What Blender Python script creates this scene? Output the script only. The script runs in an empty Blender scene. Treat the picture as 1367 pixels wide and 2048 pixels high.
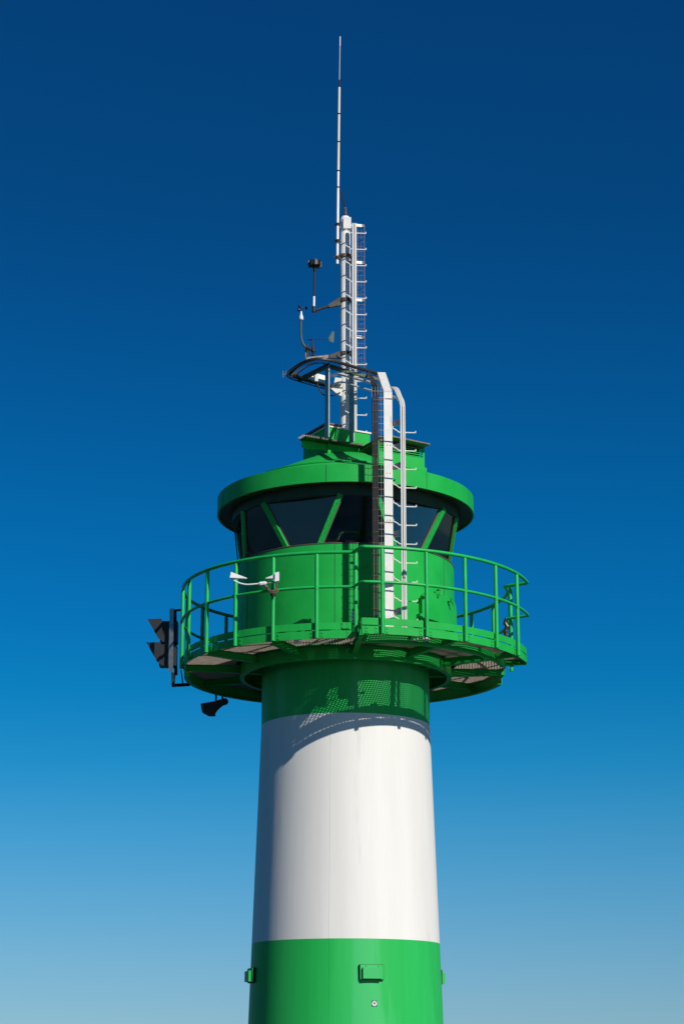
import bpy, math, random
from math import sin, cos, pi, radians as R, sqrt, tan, atan2
from mathutils import Vector as V, Matrix
random.seed(4)
S = bpy.context.scene
COL = S.collection

# ------------------------------------------------------------------ camera, sky, sun, exposure
EYE = V((-0.055, -30.0, 1.6)); PITCH = R(15.6); F = 4000.0
cd = bpy.data.cameras.new('camera'); cam = bpy.data.objects.new('camera', cd); COL.objects.link(cam)
cam.location = EYE; cam.rotation_euler = (pi/2 + PITCH, 0, 0)
cd.sensor_fit = 'VERTICAL'; cd.sensor_height = 36.0; cd.sensor_width = 24.03; cd.lens = F/2048*36
cd.clip_start = 0.1; cd.clip_end = 9000
S.camera = cam
S.render.resolution_x = 683; S.render.resolution_y = 1024

SUN_AZ, SUN_EL = R(37), R(34)           # azimuth measured from the camera side towards the right
SUND = V((sin(SUN_AZ)*cos(SUN_EL), -cos(SUN_AZ)*cos(SUN_EL), sin(SUN_EL)))
world = bpy.data.worlds.new('World'); S.world = world; world.use_nodes = True
nt = world.node_tree; N = nt.nodes; L = nt.links; N.clear()
out = N.new('ShaderNodeOutputWorld'); bg = N.new('ShaderNodeBackground'); bg.inputs[1].default_value = 0.1
sky = N.new('ShaderNodeTexSky'); sky.sky_type = 'NISHITA'; sky.sun_disc = False
sky.sun_elevation = SUN_EL; sky.sun_rotation = atan2(SUND.x, SUND.y)
sky.air_density = 1.0; sky.dust_density = 0.0; sky.ozone_density = 3.0
# polarised, deep clear-sky look: a tint that depends on elevation only
tc = N.new('ShaderNodeTexCoord'); sx = N.new('ShaderNodeSeparateXYZ'); mr = N.new('ShaderNodeMapRange')
mr.inputs['From Min'].default_value = 0.0; mr.inputs['From Max'].default_value = 0.5
ramp = N.new('ShaderNodeValToRGB'); ramp.color_ramp.interpolation = 'LINEAR'
SKYRAMP = [(0.0, (0.2846, 0.517, 0.838)), (0.0611, (0.271, 0.4924, 0.7981)), (0.1132, (0.2427, 0.4926, 0.7576)), (0.1707, (0.1875, 0.4965, 0.7478)), (0.2311, (0.1171, 0.496, 0.7413)), (0.2918, (0.0441, 0.4726, 0.736)), (0.3649, (0.0124, 0.4362, 0.7158)), (0.4380, (0.009, 0.4027, 0.7166)), (0.5349, (0.0073, 0.3794, 0.6777)), (0.6305, (0.0087, 0.3427, 0.6323)), (0.7240, (0.0102, 0.3099, 0.5932)), (0.8149, (0.0116, 0.2847, 0.5446)), (0.9865, (0.0146, 0.2803, 0.5536))]
el = ramp.color_ramp.elements
while len(el) < len(SKYRAMP): el.new(0.5)
for e_, (p_, c_) in zip(el, SKYRAMP): e_.position = p_; e_.color = (*c_, 1)
mx = N.new('ShaderNodeVectorMath'); mx.operation = 'MULTIPLY'
L.new(tc.outputs['Generated'], sx.inputs[0]); L.new(sx.outputs['Z'], mr.inputs['Value']); L.new(mr.outputs[0], ramp.inputs[0])
L.new(sky.outputs[0], mx.inputs[0]); L.new(ramp.outputs[0], mx.inputs[1])
L.new(mx.outputs[0], bg.inputs[0]); L.new(bg.outputs[0], out.inputs[0])

sl = bpy.data.lights.new('sun', 'SUN'); sl.energy = 4.9; sl.angle = R(0.5); sl.color = (1.0, 0.95, 0.87)
so = bpy.data.objects.new('sun', sl); COL.objects.link(so)
so.rotation_euler = SUND.to_track_quat('Z', 'Y').to_euler(); so.location = SUND*60
S.view_settings.view_transform = 'Standard'; S.view_settings.look = 'None'
S.view_settings.exposure = 0.0; S.view_settings.gamma = 1.0; S.view_settings.use_curve_mapping = False

# ------------------------------------------------------------------ survey helpers: sight lines measured from the eye point
_f = V((0, cos(PITCH), sin(PITCH))); _u = V((0, -sin(PITCH), cos(PITCH)))
def at(px, py, Y):
    d = _f + _u*((1024-py)/F) + V((1,0,0))*((px-683.5)/F)
    return EYE + d*((Y-EYE.y)/d.y)
def atz(px, py, z):
    d = _f + _u*((1024-py)/F) + V((1,0,0))*((px-683.5)/F)
    return EYE + d*((z-EYE.z)/d.z)
H = 1.6
def pol(r, az, z): return V((r*sin(az), -r*cos(az), z))      # azimuth 0 faces the camera, + to the right

# ------------------------------------------------------------------ materials
def mat(name, col, rough=0.5, metal=0.0, col2=None, nscale=3.0, streak=False, bump=0.0, bscale=40, spec=0.5, speck=None, dirt=None, coat=0):
    m = bpy.data.materials.new(name); m.use_nodes = True
    t = m.node_tree; b = t.nodes['Principled BSDF']; n = t.nodes.new; l = t.links.new
    b.inputs['Roughness'].default_value = rough; b.inputs['Metallic'].default_value = metal
    b.inputs['Specular IOR Level'].default_value = spec
    b.inputs['Coat Weight'].default_value = coat; b.inputs['Coat Roughness'].default_value = 0.25
    tcn = n('ShaderNodeTexCoord'); mp = n('ShaderNodeMapping'); l(tcn.outputs['Object'], mp.inputs[0])
    geo = n('ShaderNodeNewGeometry'); l(geo.outputs['Position'], mp.inputs[0])
    if streak: mp.inputs['Scale'].default_value = (1, 1, 0.07)
    nz = n('ShaderNodeTexNoise'); nz.inputs['Scale'].default_value = nscale; nz.inputs['Detail'].default_value = 7; nz.inputs['Roughness'].default_value = 0.62
    l(mp.outputs[0], nz.inputs[0])
    rp = n('ShaderNodeValToRGB'); rp.color_ramp.elements[0].position = 0.35; rp.color_ramp.elements[1].position = 0.68
    c2 = col2 or tuple(c*0.88 for c in col)
    rp.color_ramp.elements[0].color = (*c2, 1); rp.color_ramp.elements[1].color = (*col, 1)
    l(nz.outputs[0], rp.inputs[0]); cur = rp.outputs[0]
    if speck or dirt:
        c3, thr, sc = speck or dirt
        n2 = n('ShaderNodeTexNoise'); n2.inputs['Scale'].default_value = sc; n2.inputs['Detail'].default_value = 5
        if dirt:
            mp2 = n('ShaderNodeMapping'); mp2.inputs['Scale'].default_value = (1, 1, 0.12); l(geo.outputs['Position'], mp2.inputs[0]); l(mp2.outputs[0], n2.inputs[0])
        else: l(geo.outputs['Position'], n2.inputs[0])
        r2 = n('ShaderNodeValToRGB'); r2.color_ramp.elements[0].position = thr; r2.color_ramp.elements[1].position = thr+0.08
        l(n2.outputs[0], r2.inputs[0]); mxn = n('ShaderNodeMix'); mxn.data_type = 'RGBA'
        l(r2.outputs[0], mxn.inputs['Factor']); l(cur, mxn.inputs['A']); mxn.inputs['B'].default_value = (*c3, 1); cur = mxn.outputs['Result']
    l(cur, b.inputs['Base Color'])
    mrr = n('ShaderNodeMapRange'); l(nz.outputs[0], mrr.inputs['Value'])
    mrr.inputs['To Min'].default_value = min(1, rough+0.08); mrr.inputs['To Max'].default_value = max(0.02, rough-0.08); l(mrr.outputs[0], b.inputs['Roughness'])
    if bump:
        bn = n('ShaderNodeTexNoise'); bn.inputs['Scale'].default_value = bscale; bn.inputs['Detail'].default_value = 4
        mp3 = n('ShaderNodeMapping'); l(geo.outputs['Position'], mp3.inputs[0]); l(mp3.outputs[0], bn.inputs[0])
        if streak: mp3.inputs['Scale'].default_value = (1, 1, 0.05)
        bb = n('ShaderNodeBump'); bb.inputs['Strength'].default_value = bump; bb.inputs['Distance'].default_value = 0.01
        l(bn.outputs[0], bb.inputs['Height']); l(bb.outputs[0], b.inputs['Normal'])
    return m
GREENC = (0.017, 0.385, 0.066)
G2 = (0.009, 0.325, 0.048)
M = {}
M['green'] = mat('green_paint', GREENC, 0.44, col2=G2, nscale=2.2, bump=0.12, bscale=60, spec=0.14)
M['green_shaft'] = mat('green_shaft_paint', (0.028,0.43,0.095), 0.5, col2=(0.012,0.37,0.062), nscale=2.5, streak=True, bump=0.10, bscale=14, dirt=((0.045,0.44,0.125),0.58,2.0), spec=0.18)
M['green_rail'] = mat('green_rail_paint', (0.014,0.42,0.09), 0.38, col2=(0.008,0.34,0.06), nscale=5, spec=0.35)
M['white'] = mat('white_shaft_paint', (0.71,0.695,0.655), 0.6, col2=(0.655,0.64,0.60), nscale=3.0, streak=True, bump=0.12, bscale=16, dirt=((0.57,0.555,0.52),0.60,2.4), spec=0.3)
M['white_metal'] = mat('white_coated_steel', (0.78,0.765,0.73), 0.4, col2=(0.68,0.665,0.63), nscale=6, dirt=((0.42,0.33,0.25),0.72,9.0))
M['cream'] = mat('cream_fibreglass', (0.66,0.62,0.54), 0.5, nscale=6)
M['galv'] = mat('galvanised_steel', (0.42,0.43,0.42), 0.42, 0.75, col2=(0.30,0.31,0.31), nscale=16)
M['galvw'] = mat('weathered_zinc', (0.30,0.265,0.23), 0.65, 0.1, col2=(0.19,0.16,0.135), nscale=14)
M['post_grey'] = mat('grey_green_steel', (0.30,0.36,0.36), 0.5, 0.3, col2=(0.22,0.28,0.28), nscale=8)
M['dark'] = mat('dark_steel', (0.020,0.018,0.016), 0.55, 0.0, col2=(0.012,0.011,0.010), nscale=12, speck=((0.06,0.035,0.02),0.64,24), spec=0.3)
M['rust'] = mat('rusty_bracket_steel', (0.13,0.075,0.04), 0.7, 0.1, col2=(0.05,0.032,0.022), nscale=26, speck=((0.42,0.30,0.19),0.60,40))
M['black'] = mat('black_cable_rubber', (0.030,0.022,0.017), 0.38, col2=(0.018,0.014,0.011), nscale=10)
M['rubber'] = mat('black_plastic', (0.012,0.012,0.012), 0.35)
M['grating'] = mat('zinc_grating', (0.40,0.34,0.28), 0.55, 0.1, col2=(0.27,0.22,0.18), nscale=12)
M['soffit'] = mat('soffit_shade_green', (0.018,0.065,0.025), 0.6, col2=(0.014,0.04,0.018), nscale=5)  # green darkened in the base colour to stand in for shade under overhangs
M['deck_green'] = M['green']
M['arm_green'] = mat('dull_green_bracket', (0.05,0.085,0.07), 0.6, col2=(0.03,0.055,0.045), nscale=9)
M['gasket'] = mat('brown_window_seal', (0.10,0.07,0.055), 0.6)
M['interior'] = mat('dark_interior', (0.030,0.022,0.018), 0.8)
M['roofplate'] = mat('weathered_roof_plate', (0.20,0.15,0.12), 0.7, col2=(0.12,0.09,0.075), nscale=10)
M['pier'] = mat('granite_pier', (0.055,0.052,0.05), 0.85, col2=(0.03,0.029,0.028), nscale=1.5, bump=0.4, bscale=8)
M['label_dark'] = mat('label_dark_ink', (0.02,0.03,0.04), 0.5)
M['label_white'] = mat('label_white_print', (0.62,0.60,0.60), 0.5)
M['label_red'] = mat('label_red_print', (0.20,0.03,0.06), 0.5)
M['lens'] = mat('lantern_grey', (0.014,0.016,0.018), 0.5, 0.1)
M['lightgrey'] = mat('white_plastic', (0.72,0.73,0.75), 0.4)
w = bpy.data.materials.new('sea_water'); w.use_nodes = True; b = w.node_tree.nodes['Principled BSDF']
b.inputs['Base Color'].default_value = (0.008,0.03,0.045,1); b.inputs['Roughness'].default_value = 0.12
nn = w.node_tree.nodes.new('ShaderNodeTexNoise'); nn.inputs['Scale'].default_value = 0.6; nn.inputs['Detail'].default_value = 8
gg = w.node_tree.nodes.new('ShaderNodeNewGeometry'); bb = w.node_tree.nodes.new('ShaderNodeBump'); bb.inputs['Strength'].default_value = 0.7; bb.inputs['Distance'].default_value = 0.5
w.node_tree.links.new(gg.outputs['Position'], nn.inputs[0]); w.node_tree.links.new(nn.outputs[0], bb.inputs['Height']); w.node_tree.links.new(bb.outputs[0], b.inputs['Normal'])
M['water'] = w
def glassmat(name, tint):
    m = bpy.data.materials.new(name); m.use_nodes = True; t = m.node_tree; t.nodes.clear(); n = t.nodes.new; l = t.links.new
    o = n('ShaderNodeOutputMaterial'); tr = n('ShaderNodeBsdfTransparent'); tr.inputs[0].default_value = (*tint, 1)
    gl = n('ShaderNodeBsdfGlossy'); gl.inputs['Roughness'].default_value = 0.03
    fr = n('ShaderNodeFresnel'); fr.inputs[0].default_value = 1.5; mxs = n('ShaderNodeMixShader')
    nz = n('ShaderNodeTexNoise'); nz.inputs['Scale'].default_value = 1.3; bm = n('ShaderNodeBump'); bm.inputs['Strength'].default_value = 0.05
    g = n('ShaderNodeNewGeometry'); l(g.outputs['Position'], nz.inputs[0]); l(nz.outputs[0], bm.inputs['Height']); l(bm.outputs[0], gl.inputs['Normal'])
    l(fr.outputs[0], mxs.inputs[0]); l(tr.outputs[0], mxs.inputs[1]); l(gl.outputs[0], mxs.inputs[2]); l(mxs.outputs[0], o.inputs[0])
    return m
M['glass'] = glassmat('tinted_glass', (0.90,0.93,0.95))

# ------------------------------------------------------------------ mesh builder
class MB:
    def __init__(s): s.v = []; s.f = []
    def add(s, vs, fs):
        o = len(s.v); s.v += [V(p) for p in vs]; s.f += [tuple(i+o for i in f) for f in fs]; return s
    def hexa(s, p):   # p: 4 bottom (ccw) + 4 top
        return s.add(p, [(3,2,1,0),(4,5,6,7),(0,1,5,4),(1,2,6,5),(2,3,7,6),(3,0,4,7)])
    def box(s, c, size, ax=None, ay=None, az=None):
        ax = V(ax or (1,0,0)).normalized(); az = V(az or (0,0,1)).normalized(); ay = V(ay).normalized() if ay else az.cross(ax)
        c = V(c); a = ax*size[0]/2; b_ = ay*size[1]/2; d = az*size[2]/2
        return s.hexa([c-a-b_-d, c+a-b_-d, c+a+b_-d, c-a+b_-d, c-a-b_+d, c+a-b_+d, c+a+b_+d, c-a+b_+d])
    def bar(s, p, q, w_, h_, side=None, w2=None, h2=None):     # box from p to q, w along side, h along the third axis
        p = V(p); q = V(q); d = (q-p).normalized()
        sd = V(side) if side else (d.cross(V((0,0,1))) if abs(d.z) < 0.99 else V((1,0,0)))
        sd = (sd - d*sd.dot(d)).normalized(); up = d.cross(sd)
        w2 = w2 or w_; h2 = h2 or h_
        return s.hexa([p-sd*w_/2-up*h_/2, p+sd*w_/2-up*h_/2, p+sd*w_/2+up*h_/2, p-sd*w_/2+up*h_/2,
                       q-sd*w2/2-up*h2/2, q+sd*w2/2-up*h2/2, q+sd*w2/2+up*h2/2, q-sd*w2/2+up*h2/2])
    def tube(s, pts, r, seg=8, closed=False):
        pts = [V(p) for p in pts]; n = len(pts); rs = r if isinstance(r, (list,tuple)) else [r]*n
        T = []
        for i in range(n):
            a = pts[(i-1) % n] if (closed or i > 0) else pts[i]; b_ = pts[(i+1) % n] if (closed or i < n-1) else pts[i]
            T.append((b_-a).normalized())
        u = T[0].cross(V((0,0,1)))
        if u.length < 1e-3: u = T[0].cross(V((1,0,0)))
        u.normalize(); vs = []
        for i in range(n):
            u = (u - T[i]*u.dot(T[i])).normalized(); w_ = T[i].cross(u)
            for k in range(seg):
                a = 2*pi*k/seg; vs.append(pts[i] + u*rs[i]*cos(a) + w_*rs[i]*sin(a))
        fs = []
        for i in range(n if closed else n-1):
            j = (i+1) % n
            for k in range(seg):
                k2 = (k+1) % seg; fs.append((i*seg+k, i*seg+k2, j*seg+k2, j*seg+k))
        if not closed: fs += [tuple(range(seg-1,-1,-1)), tuple((n-1)*seg+k for k in range(seg))]
        return s.add(vs, fs)
    def cyl(s, p, q, r, seg=12, r2=None): return s.tube([p, q], [r, r if r2 is None else r2], seg)
    def lathe(s, prof, seg=96, c=(0,0,0), caps=False, axis=None):
        c = V(c); vs = []; n = len(prof)
        if axis:
            q = V(axis).to_track_quat('Z','Y')
        for (r, z) in prof:
            for k in range(seg):
                a = 2*pi*k/seg; p = V((r*sin(a), -r*cos(a), z))
                if axis: p = q @ p
                vs.append(c+p)
        fs = []
        for i in range(n-1):
            for k in range(seg):
                k2 = (k+1) % seg; fs.append((i*seg+k, i*seg+k2, (i+1)*seg+k2, (i+1)*seg+k))
        if caps: fs += [tuple(range(seg-1,-1,-1)), tuple((n-1)*seg+k for k in range(seg))]
        return s.add(vs, fs)
    def arc(s, r0, r1, z0, z1, a0, a1, n=6):     # solid curved plate
        vs = []
        for i in range(n+1):
            a = a0+(a1-a0)*i/n
            vs += [pol(r0,a,z0), pol(r1,a,z0), pol(r1,a,z1), pol(r0,a,z1)]
        fs = [(0,3,2,1), (4*n,4*n+1,4*n+2,4*n+3)]
        for i in range(n):
            o = 4*i
            for k in range(4):
                k2 = (k+1) % 4; fs.append((o+k, o+k2, o+4+k2, o+4+k))
        return s.add(vs, fs)
    def build(s, name, m, parent=None, smooth=False, kind=None, label=None):
        c = V((0,0,0))
        if s.v:
            lo = V([min(p[i] for p in s.v) for i in range(3)]); hi = V([max(p[i] for p in s.v) for i in range(3)]); c = (lo+hi)/2
        me = bpy.data.meshes.new(name); me.from_pydata([p-c for p in s.v], [], s.f); me.update()
        me.materials.append(M[m] if isinstance(m, str) else m)
        import bmesh
        bm = bmesh.new(); bm.from_mesh(me); bmesh.ops.recalc_face_normals(bm, faces=bm.faces); bm.to_mesh(me); bm.free()
        if smooth:
            me.polygons.foreach_set('use_smooth', [True]*len(me.polygons)); 
            try: me.set_sharp_from_angle(angle=R(38))
            except Exception: pass
        o = bpy.data.objects.new(name, me); COL.objects.link(o)
        base = wpos(parent) if parent else V((0,0,0))
        o.location = c - base
        if parent: o.parent = parent
        if kind: o['kind'] = kind
        if label: o['label'] = label
        return o
def wpos(o):
    p = V(o.location)
    while o.parent: o = o.parent; p += V(o.location)
    return p
def thing(name, label, cat, loc, group=None):
    o = bpy.data.objects.new(name, None); COL.objects.link(o); o.location = loc; o.empty_display_size = 0.2
    return tag(o, label, cat, group)
def tag(o, label, cat, group=None):
    o['label'] = label; o['category'] = cat
    if group: o['group'] = group
    return o
def copyto(src, parent, loc=None, rotz=0):
    c = src.copy(); COL.objects.link(c); c.parent = parent
    if loc is not None: c.location = loc
    c.rotation_euler.z = rotz
    for k in ('label',):
        pass
    return c
def smoothpath(pts, n=6):
    pts = [V(p) for p in pts]; out_ = []
    P = [pts[0]] + pts + [pts[-1]]
    for i in range(1, len(P)-2):
        for k in range(n):
            t = k/n; a,b_,c,d = P[i-1],P[i],P[i+1],P[i+2]
            out_.append(0.5*((2*b_)+(c-a)*t+(2*a-5*b_+4*c-d)*t*t+(3*b_-a-3*c+d)*t**3))
    out_.append(pts[-1]); return out_

# ------------------------------------------------------------------ setting (below the frame): sea and pier
o = MB().add([(-4000,-4000,-1.4),(4000,-4000,-1.4),(4000,4000,-1.4),(-4000,4000,-1.4)], [(0,1,2,3)]).build('sea', 'water', kind='structure')
mb = MB(); mb.box((0,-20,-1.6), (6,40,3.2)); mb.lathe([(3.6,-3.2),(3.6,0.004),(0,0.004)], 48, c=(0,0,0)); mb.build('pier', 'pier', kind='structure')

# ------------------------------------------------------------------ lighthouse
LH = thing('lighthouse', 'round green and white banded pier lighthouse with glazed cabin under a wide round roof', 'lighthouse', (0,0,0))
def shaft_r(z):                       # z in world metres
    return 1.27 + (6.6-z)*0.0335 if z < 6.6 else 1.27
bands = [(0.0,1.05,'white','shaft band'),(1.05,3.385,'green_shaft',''),(3.385,6.6,'white',''),(6.6,7.60,'green_shaft','')]
labels = ['plain white lowest band of the tower','green lower band of the tower','tall white band of the tower','short green top band of the tower in the shade of the deck']
for (z0,z1,m,_), lb in zip(bands, labels):
    n = 6; prof = [(shaft_r(z0+(z1-z0)*i/n), z0+(z1-z0)*i/n) for i in range(n+1)]
    sb = MB().lathe(prof, 160).build('shaft_band', m, LH, smooth=True, label=lb)
    mb = MB(); az = R(-9.6); p0 = pol(shaft_r(z0)+0.0005, az, z0+0.002); p1 = pol(shaft_r(z1)+0.0005, az, z1-0.002)
    mb.bar(p0, p1, 0.006, 0.004, side=(cos(az),sin(az),0)); mb.build('weld_seam', m, sb)

ZD = H+5.95                                      # deck top
# right-hand bay of the gallery stands further out
A_R0, A_R1 = R(4.5), R(77)
RL, RR = 2.45, 2.77
# outer and inner ring beams with a rolled flange
mb = MB(); mb.arc(2.435,2.443,ZD-0.145,ZD-0.032,A_R0+0.01,A_R1-0.01,40); mb.arc(2.385,2.435,ZD-0.145,ZD-0.138,A_R0+0.01,A_R1-0.01,40)
deckf = mb.build('outer_ring_beam', 'green', LH, smooth=False)
mb = MB(); mb.arc(2.44,2.448,ZD-0.215,ZD-0.035,R(100),R(276),60); mb.arc(2.38,2.44,ZD-0.215,ZD-0.207,R(100),R(276),60); mb.build('edge_beam', 'green', LH)
mb = MB(); mb.arc(1.60,1.608,ZD-0.22,ZD-0.034,0,2*pi,72); mb.arc(1.54,1.60,ZD-0.22,ZD-0.212,0,2*pi,72)
mb.build('inner_ring_beam', 'green', LH)
mb = MB(); mb.arc(1.20,1.60,ZD-0.030,ZD-0.010,0,2*pi,72); mb.build('cabin_floor', 'green', LH)
for k in range(12):
    az = R(4.5+30*k); d = pol(1,az,0); r1 = RR if A_R0-0.01 <= az <= A_R1+0.3 else RL
    side = V((cos(az), sin(az), 0)); mb = MB()
    zc = ZD-0.115
    mb.bar(d*1.26+V((0,0,ZD-0.098)), d*2.43+V((0,0,ZD-0.078)), 0.008, 0.115, side=side, h2=0.075)
    mb.bar(d*1.26+V((0,0,ZD-0.160)), d*2.43+V((0,0,ZD-0.120)), 0.08, 0.008, side=side)
    mb.bar(d*1.26+V((0,0,ZD-0.036)), d*2.43+V((0,0,ZD-0.036)), 0.08, 0.006, side=side)
    pass
    # curved haunch to the tower
    pts = [(1.262,ZD-0.20),(1.262,ZD-0.62),(1.32,ZD-0.42),(1.42,ZD-0.29),(1.56,ZD-0.225),(1.72,ZD-0.20)]
    vs = [d*r_+side*0.004+V((0,0,z_)) for r_,z_ in pts]+[d*r_-side*0.004+V((0,0,z_)) for r_,z_ in pts]; n = len(pts)
    if k % 2 == 1 and False:
        mb.add(vs, [tuple(range(n)), tuple(range(2*n-1,n-1,-1))]+[(i,(i+1)%n,n+(i+1)%n,n+i) for i in range(n)])
    if r1 > 2.5:
        mb.bar(d*2.45+V((0,0,ZD-0.08)), d*(r1-0.01)+V((0,0,ZD-0.075)), 0.05, 0.09, side=side, h2=0.07)
    mb.build('radial_beam', 'green', LH)
# bar grating panels
def grating(a0, a1, r0, r1, pitch=0.042):
    am = (a0+a1)/2; h = (a1-a0)/2 - 0.004/r0; d = pol(1,am,0); t_ = V((cos(am), sin(am), 0)); mb = MB()
    n = int(r1*sin(h)/pitch)
    for i in range(-n, n+1):
        t = i*pitch; x0 = max(sqrt(max(0,r0*r0-t*t)), abs(t)/tan(h)); x1 = sqrt(r1*r1-t*t)
        if x1-x0 > 0.02:
            mb.bar(d*x0+t_*t+V((0,0,ZD-0.0135)), d*x1+t_*t+V((0,0,ZD-0.0165)), 0.005, 0.030, side=t_)
    s_ = r0*cos(h)
    while s_ < r1:
        tm = min(s_*tan(h), sqrt(max(0,r1*r1-s_*s_))); ti = sqrt(r0*r0-s_*s_) if s_ < r0 else 0
        for (ta,tb) in (((-tm,tm),) if ti == 0 else ((-tm,-ti),(ti,tm))):
            if tb-ta > 0.02: mb.bar(d*s_+t_*ta+V((0,0,ZD-0.006)), d*s_+t_*tb+V((0,0,ZD-0.0065)), 0.007, 0.010, side=d)
        s_ += pitch
    mb.arc(r1-0.006, r1, ZD-0.0315, ZD-0.002, a0+0.002, a1-0.002, 5)
    for a in (a0+0.004/r0, a1-0.004/r0):
        mb.bar(pol(r0,a,ZD-0.0168), pol(r1-0.006,a,ZD-0.0168), 0.005, 0.0295, side=(cos(a),sin(a),0))
    return mb.build('grating_panel', 'grating', LH, kind='stuff')
for k in range(12):
    a0 = R(4.5+30*k); a1 = R(34.5+30*k)
    if k in (0,1): r1 = RR-0.012
    elif k == 2:
        grating(a0, A_R1, 1.665, RR-0.012); a0 = A_R1; r1 = RL-0.012
    else: r1 = RL-0.012
    grating(a0, a1, 1.665, r1)

# railing azimuths
post_R = [R(10.4+13.4*i) for i in range(5)]
post_L = [R(-9.5-15*i) for i in range(17)]          # front left, round the back
edgeL = [R(2.6)] + post_L + [R(-264)]
edgeR = [A_R0] + post_R + [A_R1]
def bays(edges, r, side):
    for i in range(len(edges)-1):
        a, b_ = edges[i], edges[i+1]
        if a > b_: a, b_ = b_, a
        g = 0.022/r
        MB().arc(r, r+0.006, ZD+0.028, ZD+0.128, a+(g if i or side=='L' else 0.002), b_-g*0.4, 5).build('toe_board', 'green', LH)
        fp = MB().arc(r, r+0.007, ZD-0.100, ZD+0.012, a+g*0.35, b_-g*0.35, 5).build('fascia_panel', 'green', LH)
        mb = MB(); bl = []
        for aa in (a+0.075/r, b_-0.075/r):
            mb.arc(r+0.008, r+0.013, ZD-0.095, ZD+0.008, aa-0.028/r, aa+0.028/r, 1)
            for z_ in (ZD-0.068, ZD-0.02):
                p = pol(r+0.013, aa, z_); bl.append((p, p+pol(0.011,aa,0)))
            mb.build('bolt_plate', 'green', fp); mb = MB()
        for p,q in bl: MB().cyl(p, q, 0.0085, 6).build('bolt', 'green', fp)
bays(edgeL, RL, 'L'); bays(edgeR, RR, 'R')
# splice plate on the left toe board, close to the step in the gallery
mb = MB(); a = R(-0.2); mb.arc(RL+0.008, RL+0.014, ZD+0.035, ZD+0.125, a-0.022, a+0.022, 1)
for da in (-0.015,0.015):
    for z_ in (ZD+0.05, ZD+0.11): p = pol(RL+0.014,a+da,z_); mb.cyl(p, p+pol(0.01,a,0), 0.008, 6)
mb.build('splice_plate', 'green', LH)
# end plates where the gallery steps out
for a, r0, r1 in ((A_R0, RL, RR), (A_R1, RL, RR)):
    mb = MB(); mb.bar(pol(r0,a,ZD-0.03), pol(r1,a,ZD-0.03), 0.008, 0.15, side=(cos(a),sin(a),0))
    mb.bar(pol(r0,a,ZD-0.11), pol(r1,a,ZD-0.11), 0.07, 0.008, side=(cos(a),sin(a),0)); mb.build('end_plate', 'green', LH)
    mb = MB(); mb.bar(pol(r0,a,ZD+0.078), pol(r1,a,ZD+0.078), 0.006, 0.10, side=(cos(a),sin(a),0)); mb.build('toe_board', 'green', LH)

# cabin wall
RC = 1.67; ZS = H+7.44; ZE = H+8.31
cw = MB().lathe([(RC,ZD-0.02),(RC,ZS-0.012),(RC-0.02,ZS),(1.50,ZS+0.005)], 160).build('cabin_wall', 'green', LH, smooth=True)
for azd in (-5.5, -62, 62):
    a = R(azd); MB().bar(pol(RC+0.001,a,ZD+0.01), pol(RC+0.001,a,ZS-0.02), 0.006, 0.004, side=(cos(a),sin(a),0)).build('panel_joint', 'interior', cw)
MB().arc(1.50,RC+0.006,ZS-0.004,ZS+0.010,0,2*pi,96).build('sill_seal', 'gasket', cw)
MB().lathe([(0.0,ZS-0.3),(1.50,ZS-0.3)], 48).build('cabin_inner_floor', 'interior', LH)
# windows: six wide-topped and six narrow-topped panes, alternating
RB, RT = 1.575, 1.74; ZB, ZT = ZS+0.012, H+8.165
hb, ht = R(9.5), R(21)
edges = []
for k in range(6):
    c = R(-23.5+60*k); edges += [(c-hb, c-ht), (c+hb, c+ht)]
for i in range(12):
    (b0,t0), (b1,t1) = edges[i], edges[(i+1) % 12]
    if b1 < b0-0.01: b1 += 2*pi; t1 += 2*pi
    p = [pol(RB,b0,ZB), pol(RB,b1,ZB), pol(RT,t1,ZT), pol(RT,t0,ZT)]
    nrm = (p[1]-p[0]).cross(p[3]-p[0]).normalized(); q = [x-nrm*0.012 for x in p]
    win = MB().hexa([p[0],p[1],q[1],q[0],p[3],p[2],q[2],q[3]]).build('window_pane', 'glass', LH)
    for (s0,s1) in ((p[0],p[3]),(p[1],p[2])):
        inw = ((p[1]-p[0]) if s0 is p[0] else (p[0]-p[1])).normalized()
        MB().bar(s0+inw*0.045+nrm*0.006, s1+inw*0.045+nrm*0.006, 0.02, 0.012, side=inw).build('window_seal', 'gasket', win)

for (b0,t0) in edges:
    mb = MB(); p = pol(RB+0.012,b0,ZB-0.01); q = pol(RT+0.012,t0,ZT)
    am = (b0+t0)/2; rad = pol(1,am,0)
    mb.bar(p, q, 0.075, 0.045, side=(cos(am),sin(am),0))
    mu = mb.build('mullion', 'green', LH)
    mb = MB(); n = 14
    ax = (q-p).normalized(); sd = V((cos(am),sin(am),0)); sd = (sd-ax*sd.dot(ax)).normalized(); nm = sd.cross(ax)
    if nm.dot(rad) < 0: nm = -nm
    for j in range(n):
        c = p+(q-p)*((j+0.6)/n)+sd*(0.016 if j % 2 else -0.016)+nm*0.0225; mb.cyl(c, c+nm*0.007, 0.008, 6)
    mb.build('bolt', 'green', mu, kind='stuff')
MB().arc(1.66,1.76,H+8.15,H+8.37,0,2*pi,96).build('window_header', 'soffit', LH)
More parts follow.
